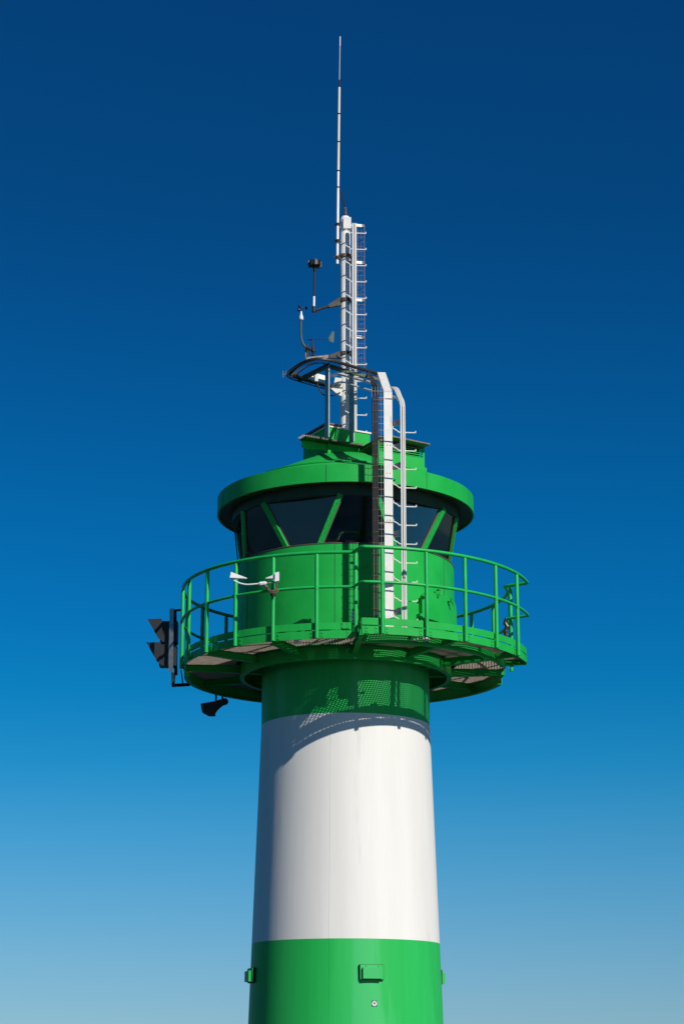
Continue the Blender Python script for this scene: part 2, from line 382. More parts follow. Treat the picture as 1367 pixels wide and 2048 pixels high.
# roof
ZR0, ZR1 = H+8.285, H+8.545; RR0 = 1.99
rim = MB().lathe([(RR0-0.03,ZR0+0.015),(RR0-0.03,ZR0),(RR0,ZR0),(RR0,ZR1),(RR0-0.012,ZR1+0.006)], 160).build('roof_rim', 'green', LH, smooth=True)
for azd in (-8.3, 37, 98, -70):
    a = R(azd); MB().bar(pol(RR0+0.001,a,ZR0+0.004), pol(RR0+0.001,a,ZR1-0.004), 0.006, 0.004, side=(cos(a),sin(a),0)).build('rim_joint', 'interior', rim)
def roofz(r): return ZR1 + 0.43*(RR0-r)
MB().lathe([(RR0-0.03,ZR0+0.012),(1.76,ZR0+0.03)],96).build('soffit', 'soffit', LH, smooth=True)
MB().lathe([(1.66,ZR0-0.05),(0.0,ZR0+0.02)], 96).build('ceiling', 'interior', LH, smooth=True)
rf = MB().lathe([(RR0-0.010,ZR1+0.004),(1.52,ZR1+0.18),(1.50,ZR1+0.20),(0.62,ZR1+0.62),(0.0,ZR1+0.70)], 128).build('roof', 'green', LH, smooth=True)
MB().arc(1.49,1.535,ZR1+0.182,ZR1+0.202,0,2*pi,96).build('roof_lip', 'green', rf)

# cabin door on the right with lever handles
mb = MB(); a0, a1 = R(40), R(74); r0, r1 = RC+0.002, RC+0.075
nA = 18; zb, zt = ZD+0.06, ZD+0.86; cr = 0.16
def ztop(a):
    d0 = (a-a0)*RC; d1 = (a1-a)*RC; d = min(d0, d1)
    return zt-cr+sqrt(max(0,cr*cr-(cr-d)**2)) if d < cr else zt
As = sorted(set([a0+(a1-a0)*i/nA for i in range(nA+1)] + [a0+cr/RC*(1-cos(t*pi/12)) for t in range(7)] + [a1-cr/RC*(1-cos(t*pi/12)) for t in range(7)]))
vs = []; fs = []
for a in As: vs += [pol(r0,a,zb), pol(r1,a,zb), pol(r1,a,ztop(a)), pol(r0,a,ztop(a))]
n = len(As)-1; fs = [(0,3,2,1),(4*n,4*n+1,4*n+2,4*n+3)]
for i in range(n):
    for k in range(4): fs.append((4*i+k, 4*i+(k+1)%4, 4*i+4+(k+1)%4, 4*i+4+k))
door = MB().add(vs, fs).build('door', 'green', LH)
def handle(px, py, dx, dz):
    # oval lever
    Yd = -RC*0.65; az = math.asin(min(0.985, (at(px,py,Yd).x)/(r1+0.02))); c = V(at(px,py,-(r1+0.02)*cos(az)))
    mb = MB(); out_ = pol(1,az,0); sd = V((cos(az),sin(az),0)); loop = []
    for k in range(12):
        t = 2*pi*k/12; loop.append(c + out_*0.035 + (sd*dx+V((0,0,dz)))*0.5*cos(t) + (sd*dz-V((0,0,dx)))*0.13*sin(t))
    mb.tube(loop, 0.008, 6, closed=True); mb.cyl(c-out_*0.03, c+out_*0.04, 0.014, 8)
    mb.build('handle', 'green', door)
handle(876,1180,0.02,0.17); handle(899,1203,-0.09,0.11); handle(845,1191,0.10,0.02)
for z_ in (ZD+0.10, ZD+0.34):
    MB().arc(RC+0.001, RC+0.09, z_, z_+0.16, a0-0.03, a0-0.004, 1).build('hinge', 'green', door)

# roof housings: axes U (right, away) and W (left, away)
U = V((0.877,0.48,0)); W = V((-0.48,0.877,0)); Z = V((0,0,1))
def ubox(mb, c0, u, v_, z0, z1):
    c0 = V((c0[0],c0[1],0)); p = [c0, c0+U*u, c0+U*u+W*v_, c0+W*v_]
    return mb.hexa([x+Z*z0 for x in p]+[x+Z*z1 for x in p])
ped = ubox(MB(), (-0.27,-0.55), 0.745, 0.70, H+9.15, H+9.585).build('mast_pedestal', 'green', LH)
mb = MB(); ubox(mb, (-0.283-0.0,-0.575), 0.785, 0.74, H+9.587, H+9.612); mb.build('pedestal_lip', 'cream', ped)
# catwalk in front of the pedestal
c0 = V((-0.65,-0.93,0)); mb = MB()
for i in range(34): mb.box(c0+U*(0.07+0.97*i/33)+W*0.11+Z*(H+9.34), (0.006,0.215,0.034), ax=U, ay=W)
for j in range(4): mb.box(c0+U*0.53+W*(0.03+0.05*j)+Z*(H+9.345), (1.04,0.007,0.014), ax=U, ay=W)
mb.build('catwalk_grating', 'galvw', LH, kind='stuff')
ubox(MB(), (c0+U*0.06+W*0.005)[:2], 1.0, 0.225, H+9.3195, H+9.3225).build('catwalk_shade_plate', 'soffit', LH)  # solid plate added under the grating to keep the beam in shade
ubox(MB(), (c0+U*0.10+W*0.185)[:2], 1.02, 0.05, H+9.215, H+9.318).build('catwalk_beam', 'green', LH)
for u_ in (0.36,0.72): ubox(MB(), (c0+U*u_+W*0.237)[:2], 0.03, 0.42, H+9.225, H+9.316).build('catwalk_beam', 'green', LH)
def vent(c0, u, v_, z0, z1, plate, nl, rows):
    mb = MB(); zl = z1-rows
    ubox(mb, c0, u, v_, z0, zl)
    c = V((c0[0],c0[1],0))
    for (a,b_) in ((0,0),(u-0.03,0),(0,v_-0.03),(u-0.03,v_-0.03)): ubox(mb, (c+U*a+W*b_)[:2], 0.03, 0.03, zl, z1)
    vh = mb.build('vent_housing', 'green', LH)
    ubox(MB(), (c+U*0.06+W*0.06)[:2], u-0.12, v_-0.12, zl-0.01, z1).build('vent_core', 'interior', vh)
    for i in range(nl):
        z_ = zl+rows*(i+0.5)/nl
        for k in range(2):
            if k == 0: mb = MB().box(c+U*u/2+W*0.012+Z*z_, (u-0.06, 0.03, 0.006), ax=U, ay=(W*0.8+Z*0.6))
            else: mb = MB().box(c+W*v_/2+U*0.012+Z*z_, (0.03, v_-0.06, 0.006), ax=(U*0.8+Z*0.6), ay=W)
            mb.build('louvre', 'green', vh)
    mb = MB(); pc = V((plate[0],plate[1],0)); pu, pv, pz, tilt = plate[2:]
    p = [pc, pc+U*pu, pc+U*pu+W*pv, pc+W*pv]; zz = [pz, pz-tilt, pz-tilt, pz]
    mb.hexa([x+Z*z_ for x,z_ in zip(p,zz)]+[x+Z*(z_+0.02) for x,z_ in zip(p,zz)]); mb.build('vent_roof', 'roofplate', vh)
    return vh
vr = vent((0.49,-0.88), 0.83, 0.70, H+8.80, H+9.27, (0.60,-0.985,0.80,0.85,H+9.315,0.03), 5, 0.17)
ubox(MB(), (0.88,-0.715), 0.42, 0.02, H+8.80, H+8.94).build('vent_foot', 'green', vr)
vl = vent((-0.45,-0.02), 0.40, 0.45, H+9.12, H+9.62, (-0.64,0.10,0.30,0.10,H+9.66,0.0), 4, 0.20)
mb = MB(); pc = V((-0.66,0.12,0)); p = [pc, pc-W*0.74, pc-W*0.74+U*0.30, pc+U*0.30]
mb.hexa([x+Z*(H+9.655) for x in p]+[x+Z*(H+9.675) for x in p]); mb.build('side_roof_plate', 'roofplate', LH)

# under-deck round lights
for i,(px,py,Y) in enumerate(((595,1292,-2.0),(850,1296,-2.15))):
    c = at(px,py,Y); mb = MB().lathe([(0,0.0),(0.055,-0.0),(0.06,-0.03),(0.04,-0.05),(0.0,-0.06)], 20, c=(c.x,c.y,ZD-0.03))
    o = mb.build('bulkhead_light', 'lightgrey', smooth=True)
    tag(o, ['round bulkhead light under the left of the gallery deck','round bulkhead light under the right outer bay of the gallery deck'][i], 'light', 'lights under the gallery')

# ------------------------------------------------------------------ gallery railing
RAIL = thing('gallery_railing', 'green two-bar tubular railing round the lighthouse gallery', 'railing', (0,0,ZD))
pL, pR = RL+0.040, RR+0.040
for zr, nm, rr in ((H+7.09,'top_rail',0.026),(H+6.585,'middle_rail',0.022)):
    pts = [pol(pR, A_R0+R(0.8)+(A_R1-A_R0-R(0.8))*i/40, zr) for i in range(41)]
    head = [pol(pL, R(1.6), zr), pol(pL+0.02,R(2.6),zr), pol(pR-0.06, R(4.2), zr)]
    tail = [pol(pR-0.05,A_R1+R(0.6),zr), pol(pL+0.05,A_R1+R(2.6),zr), pol(pL-0.04,A_R1+R(4.0),zr), pol(pL-0.02,A_R1+R(8),zr), pol(pL,A_R1+R(12),zr)]
    back = [pol(pL, A_R1+R(12)+(R(360+1.6)-A_R1-R(12))*i/90, zr) for i in range(1,91)]
    MB().tube(head+pts+tail+back[:-1], rr, 10, closed=True).build(nm, 'green_rail', RAIL, smooth=True)
def post(r, a, name='railing_post'):
    mb = MB(); b0 = pol(r,a,ZD-0.10); t0 = pol(r,a,H+7.065)
    mb.tube([b0, pol(r,a,H+7.04), t0], [0.029,0.029,0.026], 12)
    mb.cyl(pol(r,a,H+6.55), pol(r,a,H+6.62), 0.033, 10)
    for z_ in (ZD-0.06, ZD+0.06): mb.bar(pol(r-0.035,a,z_), pol(r,a,z_), 0.03, 0.03, side=(cos(a),sin(a),0))
    return mb.build(name, 'green_rail', RAIL, smooth=True)
for a in post_R: post(pR, a)
for a in post_L: post(pL, a)
post(pL, R(3.2)); post(pL+0.03, A_R1+R(12)); post(2.53, A_R1+R(4)); 

# ------------------------------------------------------------------ mast
MX = 0.0
MAST = thing('radio_mast', 'white round steel mast rising from the lighthouse roof', 'mast', (MX,0,H+9.6))
ZM1 = at(691,433,0).z
MB().lathe([(0.13,H+9.612),(0.13,H+9.63),(0.088,H+9.64),(0.082,ZM1-0.05),(0.060,ZM1-0.008),(0.0,ZM1)], 28, c=(MX,0,0)).build('mast_pole', 'white_metal', MAST, smooth=True)
ZK = at(691,462,0).z
MB().box((MX+0.03,-0.085,(ZM1-0.06+ZK)/2), (0.125,0.05,ZM1-0.06-ZK)).build('mast_head_box', 'white_metal', MAST)
for py in (448, 481):
    z_ = at(691,py+6,0).z; mb = MB()
    vs = [(-0.05,-0.05,z_+0.08),(-0.10,-0.05,z_+0.0),(-0.05,-0.05,z_-0.09),(-0.05,-0.06,z_+0.08),(-0.10,-0.06,z_+0.0),(-0.05,-0.06,z_-0.09)]
    mb.add(vs,[(0,1,2),(5,4,3),(0,3,4,1),(1,4,5,2),(2,5,3,0)]); mb.build('gusset', 'galv', MAST)
def clampring(py, m='rust', parent=MAST, r=0.092, h=0.05):
    z_ = at(691,py,0).z; mb = MB().lathe([(r,z_-h/2),(r+0.014,z_-h/2),(r+0.014,z_+h/2),(r,z_+h/2)], 24, c=(MX,0,0))
    for sx_ in (-1,1):
        mb.box((MX+sx_*0.115,-0.02,z_), (0.04,0.05,h*1.1)); mb.cyl((MX+sx_*0.115,-0.08,z_),(MX+sx_*0.115,0.05,z_),0.009,6)
    return mb.build('pipe_clamp', m, parent)
for py in (514, 602, 709): clampring(py)
# white brackets at walkway level
mb = MB(); a = at(660,779,-0.1); vs = [at(660,776,-0.12), at(684,768,-0.12), at(684,792,-0.12), at(677,790,-0.12)]
mb.add(list(vs)+[p+V((0,0.012,0)) for p in vs], [(0,1,2,3),(7,6,5,4),(0,4,5,1),(1,5,6,2),(2,6,7,3),(3,7,4,0)]); mb.build('mast_gusset', 'white_metal', MAST)
mb = MB(); mb.bar(at(669,762,-0.14), at(683,764,-0.14), 0.10, 0.09); mb.build('junction_box', 'white_metal', MAST)

# fall-protection ladders: one rail with pegs to both sides
LV = V((-0.115,-0.055,0.045)); RV = V((0.155,0.015,0))
def ladder(label, base, ztop, zr0, pitch, n, parentloc, extra=None, wl=1.0):
    T = thing('peg_ladder', label, 'ladder', parentloc, None)
    x, y, z0 = base
    rail = MB(); side = V((0.93,0.12,0)).normalized()
    c = V((x,y,0))
    for (o_,w_) in ((-0.026,0.016),(0.003,0.014),(0.027,0.014)):
        rail.bar(c+side*o_+Z*z0, c+side*o_+Z*ztop, w_, 0.035, side=side)
    rail.bar(c+V((0,0.022,0))+Z*z0, c+V((0,0.022,0))+Z*ztop, 0.06, 0.006, side=side)
    rl = rail.build('ladder_rail', 'white_metal', T)
    MB().bar(c+side*-0.012+V((0,0.006,0))+Z*(z0+0.02), c+side*-0.012+V((0,0.006,0))+Z*(ztop-0.01), 0.012, 0.02, side=side).build('rail_groove', 'dark', rl)
    # first rung, then copies that share its mesh
    mb = MB(); o_ = c+Z*zr0
    mb.tube([o_-side*0.03, o_-side*0.045+LV*0.12+V((0,0,-0.004)), o_+LV*0.6-side*0.03, o_+LV-side*0.03, o_+LV*1.03-side*0.03+Z*0.03], 0.009, 6)
    mb.tube([o_+side*0.03, o_+side*0.03+RV*0.93, o_+side*0.03+RV, o_+side*0.03+RV+Z*0.028], 0.009, 6)
    r0 = mb.build('rung', 'white_metal', T, smooth=True); L0 = V(r0.location)
    for i in range(1, n):
        copyto(r0, T, L0+Z*(pitch*i))
    return T, c, side
mrail = at(708,500,-0.21)
zt = at(708,447,-0.21).z; ztip = at(730,466,-0.18).z
nm_ = 13
LA, lc, ls = ladder('white single-rail peg ladder running up the right of the mast', (mrail.x,-0.21,H+9.62), zt, ztip-0.28*(nm_-1)-0.015, 0.28, nm_, (mrail.x,-0.21,H+9.62))
zs = [at(708,p,-0.21).z for p in (520,600,700,780)]
for z_ in zs: MB().bar((mrail.x-0.01,-0.185,z_),(0.05,-0.07,z_),0.03,0.04).build('standoff', 'galv', LA)
# front ladder
fl = at(806,1000,-2.27); ztf = at(806,812,-2.27).z
ztipf = at(830,868,-2.2).z; nf = 12
LB, fc, fs_ = ladder('white single-rail peg ladder beside the white conduit from the gallery up over the roof', (fl.x,-2.27,ZD+0.0), ztf, ztipf-0.28*(nf-1), 0.28, nf, (fl.x,-2.27,ZD))
# rail head curving back over the roof towards the mast
def ribbon(pts, w_, t_, side):
    mb = MB()
    for a,b_ in zip(pts[:-1], pts[1:]):
        d = (b_-a).normalized()*0.002; mb.bar(a-d, b_+d, w_, t_, side=side)
    return mb
topz = ztf
back = at(676,748,-0.40)
curve = smoothpath([V((fl.x,-2.27,topz-0.02)), V((fl.x-0.01,-2.25,topz+0.07)), V((fl.x-0.04,-2.16,topz+0.18)), V(at(790,777,-2.0)), V(at(772,774,-1.65)), V(at(740,765,-1.05)), V(at(700,754,-0.55)), back, at(664,752,-0.25)], 5)
for off,m in ((-0.026,'white_metal'),(0.003,'white_metal'),(0.027,'white_metal')):
    ribbon([p+fs_*off for p in curve], 0.013, 0.03, fs_).build('curved_rail', m, LB)
curve2 = smoothpath([at(795,842,-2.15), at(803,836,-2.2), at(803,820,-2.2), at(797,802,-2.16), at(787,793,-2.05), at(766,787,-1.7), at(719,775,-0.9), at(690,765,-0.45), at(672,766,-0.3), at(662,776,-0.2)], 5)
MB().tube(curve2, 0.014, 8).build('hand_bar', 'white_metal', LB, smooth=True)
for py in (844, 892, 931, 1066, 1222):
    p = at(800,py,-2.2); q = at(785,py+4,-2.1); MB().bar(q, p, 0.07, 0.03, side=Z, w2=0.10).build('standoff', 'galv', LB)
sl_ = at(808,1147,-2.29); MB().bar(sl_-Z*0.06, sl_+Z*0.06, 0.03, 0.03).build('rail_slider', 'galv', LB)

# ------------------------------------------------------------------ white conduit in front of the cabin
CT = thing('cable_duct', 'white rectangular cable duct standing from the gallery to above the roof', 'cable duct', at(777,1234,-2.12))
xb = at(777,1100,-2.12).x; zt2 = at(777,786,-2.12).z
sdC = V((1,0.05,0)).normalized()
MB().bar((xb,-2.12,ZD),(xb,-2.12,zt2),0.122,0.07,side=sdC).build('duct', 'white_metal', CT)
p0 = V((xb,-2.115,zt2-0.005)); p1 = at(762,749,-0.95)
mb = MB(); mb.bar(p0, p1, 0.122, 0.07, side=sdC); mb.build('inclined_duct', 'white_metal', CT)
mb = MB()
for py in (890, 946, 1040, 1180):
    for dx in (-0.022,0.022): 
        c = at(777,py,-2.157)+V((dx,0,0)); mb.cyl(c, c+V((0,-0.006,0)), 0.006, 6)
mb.build('rivet', 'galv', CT, kind='stuff')
for py in (799,1046):
    c = at(777,py,-2.12); MB().box(c, (0.128,0.076,0.018)).build('duct_joint', 'galvw', CT)

# ------------------------------------------------------------------ black cables and wire tray
CB = thing('cable_bundle', 'four black cables running down beside the white duct and round the loop', 'cables', at(751,1234,-2.24))
loopz = H+10.5
loop = [atz(*p, loopz) for p in ((735,743),(700,733),(662,722),(635,719),(612,724),(592,736),(584,745),(590,752),(615,760),(650,770),(672,775))]
for i,dx in enumerate((-0.036,-0.012,0.012,0.036)):
    x = at(751,1100,-2.24).x+dx; pts = [V((x,-2.24,ZD-0.0)), V((x,-2.24,H+7.5)), V((x,-2.24,H+8.5)), V((x,-2.24,H+9.3)), at(750+dx*130,785,-2.16), at(745+dx*100,762,-1.7), at(737+dx*60,748,-1.0)]
    sm = smoothpath(pts, 6); n0 = len(sm)
    lp = [p+V((0,dx*0.9,(i%2)*0.02)) for p in loop]
    MB().tube(sm[:-1]+smoothpath([pts[-1]]+lp, 5), 0.0115, 6).build('cable', 'black', CB, smooth=True)
mb = MB()
for i in range(20):
    py = 800+22*i; c = at(751,py,-2.255); mb.box(c, (0.10,0.006,0.008))
mb.build('cable_tie', 'rust', CB, kind='stuff')
def bent(p): pass
TR = thing('wire_cable_tray', 'wire mesh cable tray standing between the black cables and the white duct', 'cable tray', at(762,1234,-2.2))
xa, xc = at(756,1000,-2.21).x, at(768,1000,-2.21).x; zt3 = at(762,775,-2.18).z
mb = MB()
for x_, y_ in ((xa-0.085,-2.215),(xa-0.04,-2.215),(xa,-2.21),(xa+0.045,-2.21),(xc,-2.21),(xc,-2.15),(xa-0.085,-2.16)): mb.bar((x_,y_,ZD),(x_,y_,zt3),0.0045,0.0045)
k = 0; z_ = ZD+0.05
while z_ < zt3:
    mb.bar((xa-0.085,-2.216,z_),(xc,-2.211,z_),0.0045,0.0045); mb.bar((xc,-2.211,z_),(xc,-2.15,z_),0.0045,0.0045); mb.bar((xa-0.085,-2.215,z_),(xa-0.085,-2.16,z_),0.0045,0.0045); z_ += 0.10
mb.build('tray_mesh', 'galv', TR, kind='stuff')
for py in (799,880,1047,1195):
    c = at(762,py,-2.20); MB().box(c, (0.075,0.02,0.025)).build('tray_bracket', 'rust', TR)

# ring tray with its two posts
RT_ = thing('cable_tray_loop', 'looped overhead cable tray on two grey posts in front of the mast', 'cable tray', (-0.2,-0.7,H+9.36))
lp = smoothpath([atz(757,750,loopz)]+loop, 6)
def offs(path, d):
    out_ = []
    for i,p in enumerate(path):
        t = (path[min(i+1,len(path)-1)]-path[max(i-1,0)]); t.z = 0; t.normalize(); out_.append(p+V((-t.y,t.x,0))*d)
    return out_
for d in (-0.085, 0.085): MB().tube([p-Z*0.03 for p in offs(lp,d)], 0.008, 5).build('tray_side', 'dark', RT_)
mb = MB(); A_, B_ = offs(lp,-0.085), offs(lp,0.085)
for i in range(0,len(lp),1):
    a,b_ = A_[i]-Z*0.034, B_[i]-Z*0.034
    if (b_-a).length > 0.01: mb.bar(a, b_, 0.006, 0.006)
    if i % 2 == 0:
        for q in (a,b_): mb.bar(q, q+Z*0.07, 0.004, 0.004)
mb.build('tray_wire', 'dark', RT_, kind='stuff')
MB().tube(offs(lp,0.03)[2:-4], 0.022, 7).build('cable', 'black', RT_, smooth=True)
for (px,pt,pb,Y) in ((654,728,876,-0.90),(703,742,885,-0.62)):
    a, b_ = at(px,pb,Y), at(px,pt,Y); b_.x = a.x
    MB().bar(a, b_, 0.018, 0.115 if px<680 else 0.145, side=U).build('support_post', 'post_grey', RT_)
mb = MB(); mb.bar(at(656,731,-0.92), at(598,760,-0.15), 0.07, 0.05); mb.build('support_arm', 'arm_green', RT_)
mb = MB(); mb.bar(at(654,733,-0.90), at(760,760,-0.5), 0.04, 0.05); mb.build('support_arm', 'arm_green', RT_)
hang = smoothpath([at(634,765,-0.35),at(638,778,-0.4),at(648,790,-0.4),at(665,791,-0.3),at(684,783,-0.05)],5)
MB().tube(hang,0.012,6).build('hanging_cable','black',RT_,smooth=True)
# cross-shaped white box bracket
mb = MB(); mb.bar(at(622,750,-0.35), at(650,757,-0.25), 0.05, 0.075); mb.bar(at(633,741,-0.37), at(633,763,-0.37), 0.05, 0.05)
tag(mb.build('cross_bracket', 'white_metal'), 'small white cross-shaped bracket under the cable tray loop', 'bracket')

# cable tray on the mast's right
MT = thing('wire_cable_tray', 'narrow wire mesh cable tray hung right of the mast ladder', 'cable tray', at(722,760,-0.1))
mb = MB(); z0, z1 = at(722,756,-0.08).z, at(722,450,-0.08).z
xs = [at(p,600,-0.08).x for p in (716.5,722,727,729.5)]
for i,x_ in enumerate(xs): mb.bar((x_,-0.08+(0.03 if i==3 else 0),z0),(x_,-0.08+(0.03 if i==3 else 0),z1),0.0032,0.0032)
z_ = z0
while z_ < z1: mb.bar((xs[0]-0.02,-0.08,z_),(xs[2],-0.08,z_),0.0028,0.0028); mb.bar((xs[2],-0.08,z_),(xs[3],-0.05,z_),0.0028,0.0028); z_ += 0.083
mb.build('tray_mesh', 'galvw', MT, kind='stuff')
for py in (451,525,600,674,751):
    a = at(712,py,-0.12); b_ = at(723,py+1,-0.10); MB().bar(a,b_,0.03,0.045).build('tray_arm','white_metal',MT)
    c = at(726,py+1,-0.10); MB().box(c,(0.035,0.03,0.042)).build('tray_clip','galvw',MT)
    a = at(700,py,-0.02)
    MB().bar(a, at(712,py,-0.12), 0.03, 0.04).build('tray_arm','white_metal',MT)

# ------------------------------------------------------------------ whip antenna
Y0 = -0.06
AN = thing('whip_antenna', 'tall slender white rod antenna clamped to the left of the mast top', 'antenna', at(674,528,Y0))
def rod(name, m, p, q, r, r2=None): return MB().tube([at(*p,Y0), at(*q,Y0)], [r, r2 or r], 10).build(name, m, AN, smooth=True)
rod('base_tube','white_metal',(674,528),(675.5,375),0.024,0.023)
rod('lower_rod','white_metal',(675.6,376),(675.9,342),0.021)
rod('fibreglass_rod','cream',(675.9,342),(678,175),0.0225,0.021)
rod('joint','dark',(678,175),(678.3,160),0.009,0.014)
rod('whip','cream',(678.3,163),(679.5,90),0.0055)
rod('whip_tip','lightgrey',(679.5,92),(679.7,73),0.0085)
for py,px in ((228,677.3),(284,676.7),(342,675.9),(375,675.5)):
    rod('black_band','dark',(px,py+1.2),(px,py-1.2),0.026)
mb = MB(); c = at(679.5,160,Y0); mb.cyl(c-V((0.01,0,0)), c+V((0.03,0,0)), 0.007, 6); mb.build('joint_screw','dark',AN)
for py,m in ((449,'dark'),(482,'dark'),(515,'rust')):
    c = at(675,py,Y0); mb = MB().lathe([(0.024,-0.02),(0.036,-0.02),(0.036,0.02),(0.024,0.02)], 14, c=c)
    mb.cyl(c+V((-0.07,-0.03,-0.01)), c+V((0.05,-0.03,0.01)), 0.007, 6); mb.bar(c+V((0.02,0,-0.01)), c+V((0.09,0.03,-0.02)), 0.03, 0.035); mb.build('rod_clamp', m, AN)
TOPC = MB().tube(smoothpath([at(679,380,Y0), at(682,388,-0.05), at(686,402,-0.04), at(690,420,-0.03), at(691,434,-0.02)],5), [0.013]*21, 6)
TOPC.build('feed_cable','black',AN,smooth=True)
MB().cyl(at(689.5,415,-0.03), at(691,433,-0.02), 0.022, 8, 0.028).build('cable_gland','rust',AN)

# ------------------------------------------------------------------ instruments
I1 = thing('mushroom_sensor', 'black disc-headed sensor on a thin upright tube held off the mast', 'sensor', at(628,622,-0.2))
c = at(629,528,-0.2)
MB().lathe([(0,0.055),(0.07,0.055),(0.092,0.035),(0.095,-0.03),(0.07,-0.05),(0.03,-0.06),(0,-0.06)],24,c=c).build('sensor_head','rubber',I1,smooth=True)
mb = MB()
for k in range(8):
    a = 2*pi*k/8+0.2; p = c+V((0.093*cos(a),0.093*sin(a),0)); mb.box(p,(0.03,0.03,0.09),ax=(cos(a),sin(a),0))
mb.build('sensor_fin','rubber',I1)
MB().tube([at(629,534,-0.2),at(628.8,544,-0.2)],[0.035,0.018],10).build('neck','dark',I1)
MB().tube([at(628.8,540,-0.2),at(627.6,594,-0.2)],0.0145,10).build('upright_tube','dark',I1,smooth=True)
MB().tube([at(627.6,593,-0.2),at(627.2,616,-0.2)],0.019,10).build('white_sleeve','white_metal',I1,smooth=True)
mb = MB(); mb.tube([at(627,613,-0.2),at(627,624,-0.2)],0.028,10); mb.tube(smoothpath([at(627,622,-0.2),at(640,618,-0.16),at(658,612,-0.1)],4),0.02,8)
mb.bar(at(656,613,-0.1), at(682,603,-0.03), 0.05, 0.05, side=Z, w2=0.13); mb.build('arm','dark',I1)
MB().tube(smoothpath([at(625,622,-0.2),at(628,629,-0.2),at(634,626,-0.19),at(640,619,-0.17)],4),0.005,5).build('loop_cable','black',I1)
I2 = thing('cup_anemometer', 'cup anemometer with white cone on a bent grey tube left of the mast', 'anemometer', at(613,716,-0.15))
MB().tube(smoothpath([at(602,637,-0.15),at(601.5,650,-0.15),at(601.8,672,-0.15),at(605,686,-0.15),at(611,694,-0.15),at(617,697,-0.15)],5),0.018,10).build('bent_tube','arm_green',I2,smooth=True)
c = at(602,637,-0.15); MB().lathe([(0,-0.025),(0.03,-0.025),(0.036,-0.01),(0.034,0.02),(0.018,0.07),(0.012,0.12),(0,0.12)],16,c=c).build('cone_body','lightgrey',I2,smooth=True)
hubp = at(603,617,-0.15); mb = MB(); mb.cyl(hubp-Z*0.02,hubp+Z*0.02,0.012,8)
cups = [at(612,616.5,-0.2), at(598,613,-0.2), at(597.5,620,-0.10)]
for p in cups: mb.cyl(hubp,p,0.0035,5)
mb.build('cup_arm','dark',I2)
for p in cups:
    MB().lathe([(0,-0.028),(0.018,-0.02),(0.028,0.0),(0.026,0.004),(0.016,-0.014),(0,-0.02)],14,c=p,axis=(p-hubp).cross(Z).normalized()).build('cup','rubber',I2,smooth=True)
mb = MB(); mb.cyl(at(614,690,-0.15),at(614,716,-0.15),0.022,8); mb.bar(at(609,699,-0.15),at(618,699,-0.15),0.05,0.05); mb.cyl(at(612,695,-0.18),at(626,702,-0.15),0.02,6); mb.cyl(at(615,702,-0.15),at(624,712,-0.14),0.008,6); mb.build('mount','dark',I2)
I3 = thing('wind_vane', 'small dark wind vane above the lower mast arm', 'wind vane', at(626,712,-0.15))
mb = MB(); mb.tube([at(625,678,-0.15),at(625.5,690,-0.15),at(626,700,-0.15),at(626.5,713,-0.15)],[0.009,0.013,0.026,0.012],10); mb.cyl(at(626,697,-0.15),at(626,704,-0.15),0.034,10); mb.build('stem','dark',I3,smooth=True)
MB().cyl(at(615,679.5,-0.15),at(624,679,-0.15),0.012,8).build('counterweight','dark',I3)
MB().cyl(at(620,679,-0.15),at(658,678,-0.13),0.0035,6).build('vane_rod','dark',I3)
q = [at(655,678.5,-0.13),at(659,672,-0.13),at(664,662,-0.12),at(668,663,-0.12),at(667,685,-0.12),at(660,683,-0.13)]
MB().add(q+[p+V((0,0.004,0)) for p in q],[(0,1,2,3,4,5),(11,10,9,8,7,6)]+[(i,(i+1)%6,6+(i+1)%6,6+i) for i in range(6)]).build('fin','arm_green',I3)
mb = MB(); mb.bar(at(612,718.5,-0.15),at(656,713.5,-0.12),0.05,0.045,side=Z); arm = mb.build('instrument_arm','galvw')
tag(arm,'grey square arm with a dark tapered root clamped low on the mast','bracket')
mb = MB(); mb.bar(at(656.3,713.5,-0.12),at(682,710,-0.04),0.045,0.04,side=Z,w2=0.12); mb.build('arm_root','dark',arm)
mb = MB(); mb.bar(at(613,718,-0.15),at(613,706,-0.15),0.035,0.035); mb.build('arm_end','galvw',arm)
YA = thing('comb_antenna', 'tiny comb-like rod antenna sticking out left of the cable tray loop', 'antenna', at(590,746,-0.5))
mb = MB(); mb.cyl(at(590,747,-0.5),at(565,749,-0.5),0.005,5)
for px in (566,572,577,583): mb.cyl(at(px,742,-0.5),at(px,755,-0.5),0.004,5)
mb.build('rods','galv',YA)

# ------------------------------------------------------------------ visibility sensor on the railing
VS = thing('visibility_sensor', 'white two-headed visibility sensor clamped to a left front railing post', 'sensor', at(546,1185,-2.35))
yv = -2.42
def wedge(pa, pb, h0, h1, d, ext=0.0):
    a, b_ = at(*pa,yv), at(*pb,yv)
    return MB().bar(a, b_, d, h0, side=(0,1,0), w2=d*0.5, h2=h1)
wedge((461,1151),(494,1157),0.085,0.008,0.09).build('left_head','lightgrey',VS)
wedge((556,1153),(531,1157),0.075,0.006,0.09).build('right_head','lightgrey',VS)
MB().box(at(554,1155,yv-0.02),(0.06,0.11,0.13),ax=(0.96,0,0.2)).build('head_box','lightgrey',VS)
MB().tube(smoothpath([at(464,1155,yv),at(470,1162,yv),at(482,1167,yv),at(496,1169,yv),at(520,1167,yv)],5),0.011,8).build('curved_arm','lightgrey',VS,smooth=True)
MB().tube([at(517,1168,yv),at(520,1167.5,yv),at(530,1166.5,yv),at(533,1166.5,yv)],[0.018,0.03,0.03,0.018],8).build('junction_sleeve','lightgrey',VS)
MB().tube([at(533,1166.5,yv),at(552,1165,yv)],0.011,8).build('short_arm','galv',VS)
